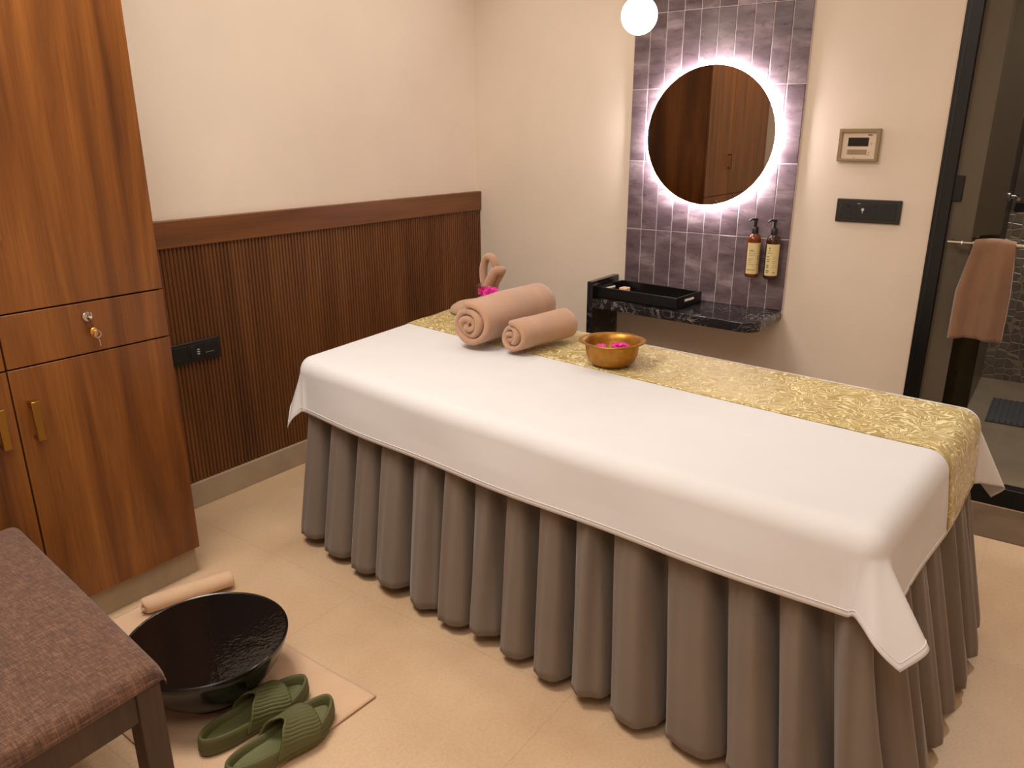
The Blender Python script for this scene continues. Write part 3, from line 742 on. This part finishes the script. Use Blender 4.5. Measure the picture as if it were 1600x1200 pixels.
roll('rolled_towel', 'largest tan rolled towel on the bed, spiral end facing left', (-1.420, -1.072, TOP+.002), (-.945, -1.070, TOP+.002), .097, 3, 3.1, ribs=(.12, .36), grp='rolled towels on the bed', flap=.18)
roll('rolled_towel', 'smaller tan rolled towel between the largest roll and gold bowl', (-1.385, -1.240, TOP+.002), (-1.085, -1.292, TOP+.002), .068, 8, 2.6, ribs=(.075,), grp='rolled towels on the bed', flap=-.33)
roll('rolled_towel', 'thin pale rolled towel lying on the floor between plinth and basin', (-2.533, -.592, .001), (-2.262, -.678, .001), .036, 5, 1.9, mat='mat')
# rabbit-eared towel behind the big roll
BX, BY = -.985, -.800
tb = thing('folded_towel', 'tan towel folded into two upright rabbit ears behind the rolled towels', 'towel', (BX, BY, TOP))
def blob(b, c, r, n=24, m=14, f=None):
    prof = [(math.sin(PI*i/m), -math.cos(PI*i/m)) for i in range(m+1)]
    b.grid(lambda u, v_: (c[0]+r[0]*math.sin(PI*v_)*math.cos(2*PI*u)*(1+.05*math.sin(6*PI*u+4*v_)), c[1]+r[1]*math.sin(PI*v_)*math.sin(2*PI*u)*(1+.05*math.sin(6*PI*u+4*v_)), max(c[2]-r[2]*math.cos(PI*v_)*(1+.04*math.sin(8*PI*u)), TOP+.0022)), n, m+1, wrap_u=True)
b = MB(); blob(b, (BX+.005, BY-.005, TOP+.035), (.065, .062, .062)); blob(b, (BX+.10, BY+.12, TOP+.012), (.13, .10, .042)); blob(b, (BX-.03, BY+.04, TOP+.03), (.05, .05, .048))
b.build('towel_body', M['towel'], tb, smooth=True, angle=180)
def earpath(pts, n=26):
    out = []; P_ = [Vector(p) for p in pts]; P_ = [P_[0]*2-P_[1]]+P_+[P_[-1]*2-P_[-2]]
    for s in range(len(P_)-3):
        for i in range(n//(len(P_)-3)+1):
            t_ = i/(n//(len(P_)-3)+1); a, b_, c, d = P_[s:s+4]
            out.append(.5*((2*b_)+(c-a)*t_+(2*a-5*b_+4*c-d)*t_*t_+(3*b_-a-3*c+d)*t_**3))
    out.append(P_[-2]); return out
ex = -.955
p1 = earpath([(ex, -.800, .80), (ex, -.790, .87), (ex, -.785, .94), (ex, -.800, .99), (ex, -.830, .998), (ex, -.850, .965), (ex+.005, -.852, .92), (ex+.01, -.835, .86), (ex+.01, -.825, .82)])
MB().tube(p1, [.0165]*len(p1), 14, side=(1, 0, 0), flat=1.15).build('ear', M['towel'], tb, smooth=True, angle=180)
ex2 = -.985
p2 = earpath([(ex2, -.835, .81), (ex2, -.848, .86), (ex2, -.878, .91), (ex2-.004, -.905, .948), (ex2-.02, -.915, .955), (ex2-.035, -.895, .950), (ex2-.04, -.868, .90), (ex2-.03, -.845, .85), (ex2-.015, -.838, .81)])
MB().tube(p2, [.0185]*len(p2), 14, side=(1, 0, 0), flat=1.1).build('ear', M['towel'], tb, smooth=True, angle=180)

# ------------------------------------------------------------------ flowers
def flower(name, label, c, R, seed, grp, mat='pink', layers=3, up=(0, 0, 1)):
    rr = random.Random(seed); q = Vector((0, 0, 1)).rotation_difference(Vector(up).normalized()).to_matrix().to_4x4()
    T_ = Matrix.Translation(c) @ q
    p = thing(name, label, 'flower', c, grp)
    b = MB(T_)
    for ly in range(layers):
        n_ = 6-ly; rad = R*(1-.27*ly); tilt = .25+.42*ly; a0 = rr.random()*6
        for k in range(n_):
            a = a0+2*PI*k/n_+rr.uniform(-.15, .15); wdt = rad*.52
            def pf(u, v_):
                l_ = rad*u; w_ = wdt*math.sin(PI*min(u*.85+.08, 1))*(v_*2-1)
                z_ = l_*math.sin(tilt)*(.4+.6*u)+.10*rad*abs(v_*2-1)**2+.06*rad*math.sin(9*v_+k+u*5)
                r_ = l_*math.cos(tilt*.8)
                return (r_*math.cos(a)-w_*math.sin(a), r_*math.sin(a)+w_*math.cos(a), z_+.002)
            b.grid(pf, 6, 6)
    b.build('petals', M[mat], p, smooth=True, solid=.0007, angle=180)
    MB(T_).lathe([(.0003, R*.12), (R*.12, R*.2), (R*.13, R*.36), (R*.06, R*.46), (.0003, R*.48)], (0, 0, 0), 10).build('flower_centre', M['yellow'], p, smooth=True)
    return p
flower('pink_flower', 'bright pink ruffled flower at the foot of the rabbit ears, larger bloom', (-1.060, -.905, TOP+.130), .036, 1, 'pink flowers on the towel', up=(-.75, -.5, .45), layers=4)
flower('pink_flower', 'smaller pink flower left of the larger bloom on the towel', (-1.056, -.858, TOP+.138), .022, 2, 'pink flowers on the towel', mat='pink2', up=(-.8, -.3, .5))
lf = MB()
for k, (a, l_) in enumerate(((1.9, .045), (2.7, .04), (1.2, .036), (3.4, .038))):
    lf.grid(lambda u, v_: (-1.050+.006*k*.5-.012*math.sin(PI*u), -.838+l_*u*math.cos(a)*.7+(v_-.5)*.02*math.sin(PI*u)*math.sin(a), TOP+.134+l_*u*math.sin(a)*(1 if k < 3 else -1)+(v_-.5)*.02*math.sin(PI*u)*abs(math.cos(a))), 8, 5)
o = lf.build('dried_leaf', M['brownleaf'], origin=(-1.05, -.838, TOP+.13), smooth=True, solid=.001, angle=180)
tag(o, 'dark brown dried leaf sprig tucked beside the pink flower', 'leaf')

# ------------------------------------------------------------------ gold bowl
bc = (-1.285, -1.603, TOP+.0015)
bowl = thing('bowl', 'gold metal bowl with wide lipped rim standing on the brocade runner', 'bowl', bc)
mod = lambda a, z: 1+(.055*math.exp(-((math.sin((a-math.radians(124)))/.42)**2)) if z > .0825 else 0)
MB().lathe([(.0001, 0), (.050, 0), (.064, .003), (.081, .018), (.090, .040), (.0925, .064), (.0935, .078), (.108, .0825), (.112, .0855), (.1105, .0885), (.098, .0875), (.0925, .084), (.089, .066), (.081, .046), (.071, .027), (.052, .012), (.0001, .010)], bc, 64, mod=mod).build('bowl_body', M['bowl'], bowl, smooth=True, angle=60)
t = NT('water'); t.set(Base_Color=(.95, .9, .8, 1), Roughness=.03, Transmission_Weight=1.0, IOR=1.33); M['water'] = t.m
fl = [(-.034, .026, .029, 3, 'leftmost pink bloom inside the gold bowl, against the far left wall'),
      (-.006, .040, .022, 4, 'smallest pink bloom at the back inside the gold bowl'),
      (.020, -.022, .032, 5, 'largest pink bloom inside the gold bowl, right of centre'),
      (.044, .006, .023, 6, 'deep pink bloom at the right wall inside the gold bowl')]
for i, (dx, dy, R, sd, lb) in enumerate(fl):
    flower('pink_flower', lb, (bc[0]+dx, bc[1]+dy, bc[2]+.050+.003*(i % 3)), R, sd, 'pink flowers in the gold bowl', mat='pink2' if i == 3 else 'pink', layers=3, up=(random.uniform(-.3, .1), random.uniform(-.2, .2), 1))

# ------------------------------------------------------------------ bench
bn = thing('bench', 'dark wood bench with brown woven upholstered seat at the lower left', 'bench', (-3.15, -1.0, 0))
def BQ(s, t_):     # s: 0 right edge ->1 left ; t: 0 far, 1 near
    fr, nr = Vector((-2.825, -.560)), Vector((-2.925, -1.462)); d = Vector((-.62, -.02))
    return fr*(1-t_)+nr*t_+d*s
SZ = .47
c4 = [BQ(1, 1), BQ(0, 1), BQ(0, 0), BQ(1, 0)]
# cushion with crowned top and rolled edge
def cush():
    nu, nv = 26, 36; vs = []; fs = []
    def P_(u, v_, z, e=0):
        q = BQ(1-u, 1-v_); cx = BQ(.5, .5); return q
    rings = []
    b = MB()
    hwid = .06
    def f(u, v_):
        q = BQ(1-u, 1-v_); du = min(u, 1-u)*.62; dv = min(v_, 1-v_)*.93; r = .028
        z = SZ
        for d in (du, dv):
            if d < r: z -= r*(1-math.sqrt(max(0, 1-((r-d)/r)**2)))
        z += .006*math.sin(PI*u)*math.sin(PI*v_)-.006
        return (q.x, q.y, z)
    def w(n): 
        e = [0, .002, .006, .012, .02, .032, .05]
        return e
    us = [x/.62 for x in (0, .001, .004, .009, .016, .024, .034)]+list(np.linspace(.08, .92, 14))+[1-x/.62 for x in (.034, .024, .016, .009, .004, .001, 0)]
    vs_ = [x/.93 for x in (0, .001, .004, .009, .016, .024, .034)]+list(np.linspace(.06, .94, 20))+[1-x/.93 for x in (.034, .024, .016, .009, .004, .001, 0)]
    vv = [f(u, v_) for v_ in vs_ for u in us]; m = len(us)
    ff = [(j*m+i, j*m+i+1, (j+1)*m+i+1, (j+1)*m+i) for j in range(len(vs_)-1) for i in range(m-1)]
    b.add(vv, ff)
    # skirt down to the apron
    per = [(u, vs_[0]) for u in us]+[(us[-1], v_) for v_ in vs_[1:]]+[(u, vs_[-1]) for u in reversed(us[:-1])]+[(us[0], v_) for v_ in reversed(vs_[1:-1])]
    n_ = len(per); cc = BQ(.5, .5)
    top = [f(u, v_) for u, v_ in per]
    def inn(p, d, z): v = Vector((p[0], p[1])); v = v+(cc-v).normalized()*d; return (v.x, v.y, z)
    b.add(top+[inn(p, -.002, min(p[2], SZ-.035)) for p in top]+[inn(p, .003, SZ-.048) for p in top]+[inn(p, .012, SZ-.052) for p in top],
          [(k*n_+i, k*n_+(i+1) % n_, (k+1)*n_+(i+1) % n_, (k+1)*n_+i) for k in range(3) for i in range(n_)]+[tuple(range(3*n_, 4*n_))])
    return b
cush().build('seat', M['uphol'], bn, smooth=True, angle=180)
def inset(s, t_, d):
    q = BQ(s, t_); c = BQ(.5, .5)
    q.x += d if s > .5 else -d; q.y += d if t_ > .5 else -d; return q
for (s, t_) in ((0, 0), (0, 1), (1, 0), (1, 1)):
    q = inset(s, t_, .034); MB().box(q.x-.026, q.x+.026, q.y-.026, q.y+.026, 0, SZ-.052).build('leg', M['benchwood'], bn, bevel=.003)
def rail(a, c, ew):
    d = (c-a).normalized(); nn = Vector((-d.y, d.x))*.011
    return MB().prism([tuple(a-nn), tuple(c-nn), tuple(c+nn), tuple(a+nn)], SZ-.125, SZ-.052)
for (a, c) in (((0, 1), (1, 1)), ((0, 0), (1, 0)), ((0, 0), (0, 1)), ((1, 0), (1, 1))):
    rail(inset(*a, .026), inset(*c, .026), 0).build('apron', M['benchwood'], bn, bevel=.002)

# ------------------------------------------------------------------ floor mat, basin, slippers
def matf(u, v_):
    q = Vector((-2.868+.50*u, -1.47+.94*v_)); q.x += .03*v_ - .012*math.sin(PI*v_)*u
    q.y += -.012*(1-v_)*(u-.5)*2
    e = min(u, 1-u)*.5; f = min(v_, 1-v_)*.94; ed = min(e, f)
    return (q.x, q.y, .0055+.0016*math.exp(-((ed-.012)/.006)**2)+.0012*math.sin(u*9)*math.sin(v_*7))
b = MB(); b.grid(matf, 60, 90)
o = b.build('floor_mat', M['mat'], origin=(-2.6, -1.0, .0), smooth=True, solid=.005, angle=180)
tag(o, 'flat beige cloth mat spread on the floor under the basin and slippers', 'mat')
MZ = .0095
kc = (-2.618, -1.095, MZ)
bs = thing('basin', 'large glossy black round basin with wet inside standing on the beige mat', 'basin', kc)
def bp_(a): return a
outer = [(.0001, 0), (.095, 0), (.100, .003), (.104, .012), (.124, .026), (.158, .058), (.190, .106), (.209, .150), (.2165, .172), (.2165, .177), (.2135, .179)]
inner = [(.2095, .176), (.203, .152), (.189, .113), (.153, .068), (.118, .038), (.09, .026), (.045, .019), (.0001, .018)]
MB().lathe(outer+inner[:1], kc, 96).build('basin_shell', M['basin'], bs, smooth=True, angle=50)
MB().lathe([(.2096, .1762)]+inner[1:], kc, 96).build('wet_inside', M['wet'], bs, smooth=True, angle=60)

def slipper(label, x, y, ang, seed, left):
    T_ = Matrix.Translation((x, y, MZ)) @ Matrix.Rotation(ang, 4, 'Z')
    p = thing('slipper', label, 'slipper', (x, y, MZ), 'pair of green slippers')
    L = .315; sg = 1 if left else -1
    def hw(u):       # half width along length u 0 heel .. 1 toe
        return .048+.014*math.exp(-((u-.74)/.22)**2)-.004*math.exp(-((u-.42)/.14)**2)
    def outl(k, n, d, xs=0.0):
        a = 2*PI*k/n; c, s = math.cos(a), math.sin(a)
        e = .78
        cx = math.copysign(abs(c)**e, c); sy = math.copysign(abs(s)**.92, s)
        u = .5+.5*cx; X_ = (L/2-d)*cx+L/2
        Y_ = (hw(u)-d)*sy+sg*.006*math.sin(PI*u)
        return X_, Y_
    n = 72
    def toe(X_): return .012*max(0, (X_/L-.72)/.28)**2
    rings = [(.014, 0.0), (.005, .0), (.001, .005), (-.001, .016), (.0012, .019), (-.0006, .023), (.0010, .038), (.0035, .047), (.0065, .049), (.0105, .0475), (.0145, .038), (.0175, .030)]
    vs = []; fs = []
    for d, z in rings:
        for k in range(n):
            X_, Y_ = outl(k, n, d); vs.append((X_, Y_, z+(toe(X_) if z > .01 else toe(X_)*.5)+(.004*math.cos(2*PI*X_/L) if z > .03 else 0)))
    for j in range(len(rings)-1):
        for k in range(n): fs.append((j*n+k, j*n+(k+1) % n, (j+1)*n+(k+1) % n, (j+1)*n+k))
    fs.append(tuple(range(n-1, -1, -1)))
    MB(T_).add(vs, fs).build('sole', M['green'], p, smooth=True, angle=60)
    vs = []; fs = []
    for j in range(8):
        d = .0150+(.040-.0150)*(j/7)
        for k in range(n):
            X_, Y_ = outl(k, n, .0170); f = 1-j/7
            X2 = L/2+(X_-L/2)*f if j else X_; Y2 = Y_*f
            vs.append((X2, Y2, .0292-.004*(1-f)+(.010*(max(0, X2/L-.72)/.28)**2)))
    for j in range(7):
        for k in range(n): fs.append((j*n+k, j*n+(k+1) % n, (j+1)*n+(k+1) % n, (j+1)*n+k))
    fs.append(tuple(range(7*n, 8*n)))
    fb = MB(T_).add(vs, fs).build('footbed', M['green2'], p, smooth=True, angle=60)
    b = MB(T_)
    for k in range(6): b.box(.060+.0, .0605+.0015, -.014+k*.005, -.0088+k*.005, .0262, .0268+.0002*(k % 2))
    b.build('printed_mark', M['white_mark'], fb)
    # strap
    def st(u, v_):
        th = PI*(u); x0 = .108+.035*math.sin(PI*u)**.8-.020*math.exp(-((u-.5)/.12)**2)*-1
        x1 = .248-.020*abs(2*u-1)
        X_ = x0+(x1-x0)*v_; w_ = hw(X_/L)+.0005
        H_ = .066-.018*v_
        yy_ = -math.cos(th); yy_ = math.copysign(abs(yy_)**.85, yy_)
        rib = .0014*math.sin(u*PI*34+v_*5+.8*math.sin(v_*9))*min(1, math.sin(PI*u)*3)*min(1, (1-abs(2*v_-1))*8)
        hz = math.sin(th)**.75
        lipb = .004*math.exp(-v_*14)
        Z_ = .020+(H_+rib+lipb)*hz
        return (X_, yy_*(w_+rib*.5)+sg*.006*math.sin(PI*X_/L), Z_)
    b = MB(T_); b.grid(st, 110, 26)
    b.build('strap', M['green'], p, smooth=True, solid=.006, angle=180)
slipper('green ribbed slide slipper nearer the basin, left of its pair', -2.785, -1.282, math.radians(-7), 1, True)
slipper('green ribbed slide slipper farther from the basin, right of its pair', -2.800, -1.416, math.radians(-4), 2, False)

# ------------------------------------------------------------------ shower door
d1 = thing('door_1', None, None, (0, -2.6, 0), kind='structure')
b = MB().box(-.012, .05, DY-.058, DY, 0, 2.35); b.box(-.012, .05, -3.35, -3.29, 0, 2.35); b.box(-.012, .05, -3.35, DY, 2.29, 2.35); b.build('frame', M['blackframe'], d1, bevel=.002)
MB().box(-.012, .05, -3.29, DY-.058, 0, .082).build('sill', M['blackframe'], d1, bevel=.002)
MB().box(.014, .022, -2.606, DY-.05, .082, 2.29).build('glass_panel', M['glass'], d1)
b = MB().box(.004, .032, -2.452, -2.41, 1.24, 1.34); b.build('hinge', M['blackframe'], d1, bevel=.003)
b = MB().box(-.014, -.0115, DY-.020, DY-.013, 0, 2.3); b.build('frame_groove', M['black'], d1)
struct(MB().box(-.006, 0, DY-.002, DY+.006, .109, 2.36).build('trim_10', M['panelwhite']))

# towel rail
RZ = 1.088
p = thing('towel_rail', 'brushed steel towel rail mounted on the shower glass', 'towel rail', (.014, -2.5, RZ))
MB().tube([(-.06, -2.436, RZ), (-.06, -2.70, RZ)], .0075, 14).build('bar', M['steel'], p, smooth=True)
b = MB()
b.lathe([(.0001, -.012), (.011, -.012), (.0135, -.004), (.0135, .010), (.010, .016), (.0001, .018)], (-.06, -2.540, RZ), 20, axis='y'); b.build('knob', M['chrome'], p, smooth=True); b = MB()
b.lathe([(.0001, -.003), (.0145, -.003), (.0145, .003), (.0001, .003)], (-.06, -2.487, RZ), 20, axis='y')
b.build('collar', M['chrome'], p, smooth=True)
for y in (-2.444, -2.512): MB().tube([(-.06, y, RZ), (.014, y, RZ)], .0055, 12).build('mount', M['steel'], p, smooth=True)
# hanging towel
def hang():
    b = MB()
    W0, W1 = -2.532, -2.668
    def f(u, v_):
        s = v_*2-1     # -1 back bottom .. 1 front bottom
        r = .017; Lf, Lb = .375, .31
        d = abs(s)*( (Lf if s > 0 else Lb)+r*PI/2)
        if d < r*PI/2: a = d/r; xo = r*math.sin(a); z = r*math.cos(a)-r
        else: xo = r; z = -r-(d-r*PI/2)
        k = min(1, -z/.2)
        y = W0+(W1-W0)*u+(.045*(1-u)-.0*u)*k*(1 if s > 0 else .6)-.012*k
        xo += (.012*math.sin(u*10+1)+.006*math.sin(u*19))*k
        x = -.06-(xo if s > 0 else -xo*.9)
        return (x, y, RZ+.0115+z+.008*math.sin(PI*u))
    b.grid(f, 30, 60); return b
o = hang().build('hanging_towel', M['towel_brown'], origin=(-.06, -2.6, RZ), smooth=True, solid=.011, angle=180)
tag(o, 'brown towel hanging folded over the steel rail by the shower door', 'towel')

# shower fittings
p = thing('shower_tap', 'chrome lever tap on the dark shower wall behind the glass', 'tap', (1.2, -2.512, 1.17))
b = MB(); b.lathe([(.0001, 0), (.03, 0), (.03, -.012), (.012, -.02), (.012, -.05), (.0001, -.05)], (1.50, -2.512, 1.17), 24, axis='y'); b.build('tap_body', M['chrome'], p, smooth=True)
MB().tube([(1.50, -2.56, 1.17), (1.40, -2.575, 1.173), (1.22, -2.58, 1.176)], [.013, .010, .008], 12).build('lever', M['chrome'], p, smooth=True)
sm = MB()
sm.box(1.12, 1.58, -3.15, -2.63, .001, .008)
for k in range(18):
    y = -2.64-k*.028; sm.tube([(1.13, y, .010), (1.57, y, .010)], .005, 6)
o = sm.build('shower_mat', M['rubber'], origin=(1.35, -2.9, 0)); tag(o, 'grey ribbed rubber mat on the shower floor', 'mat')
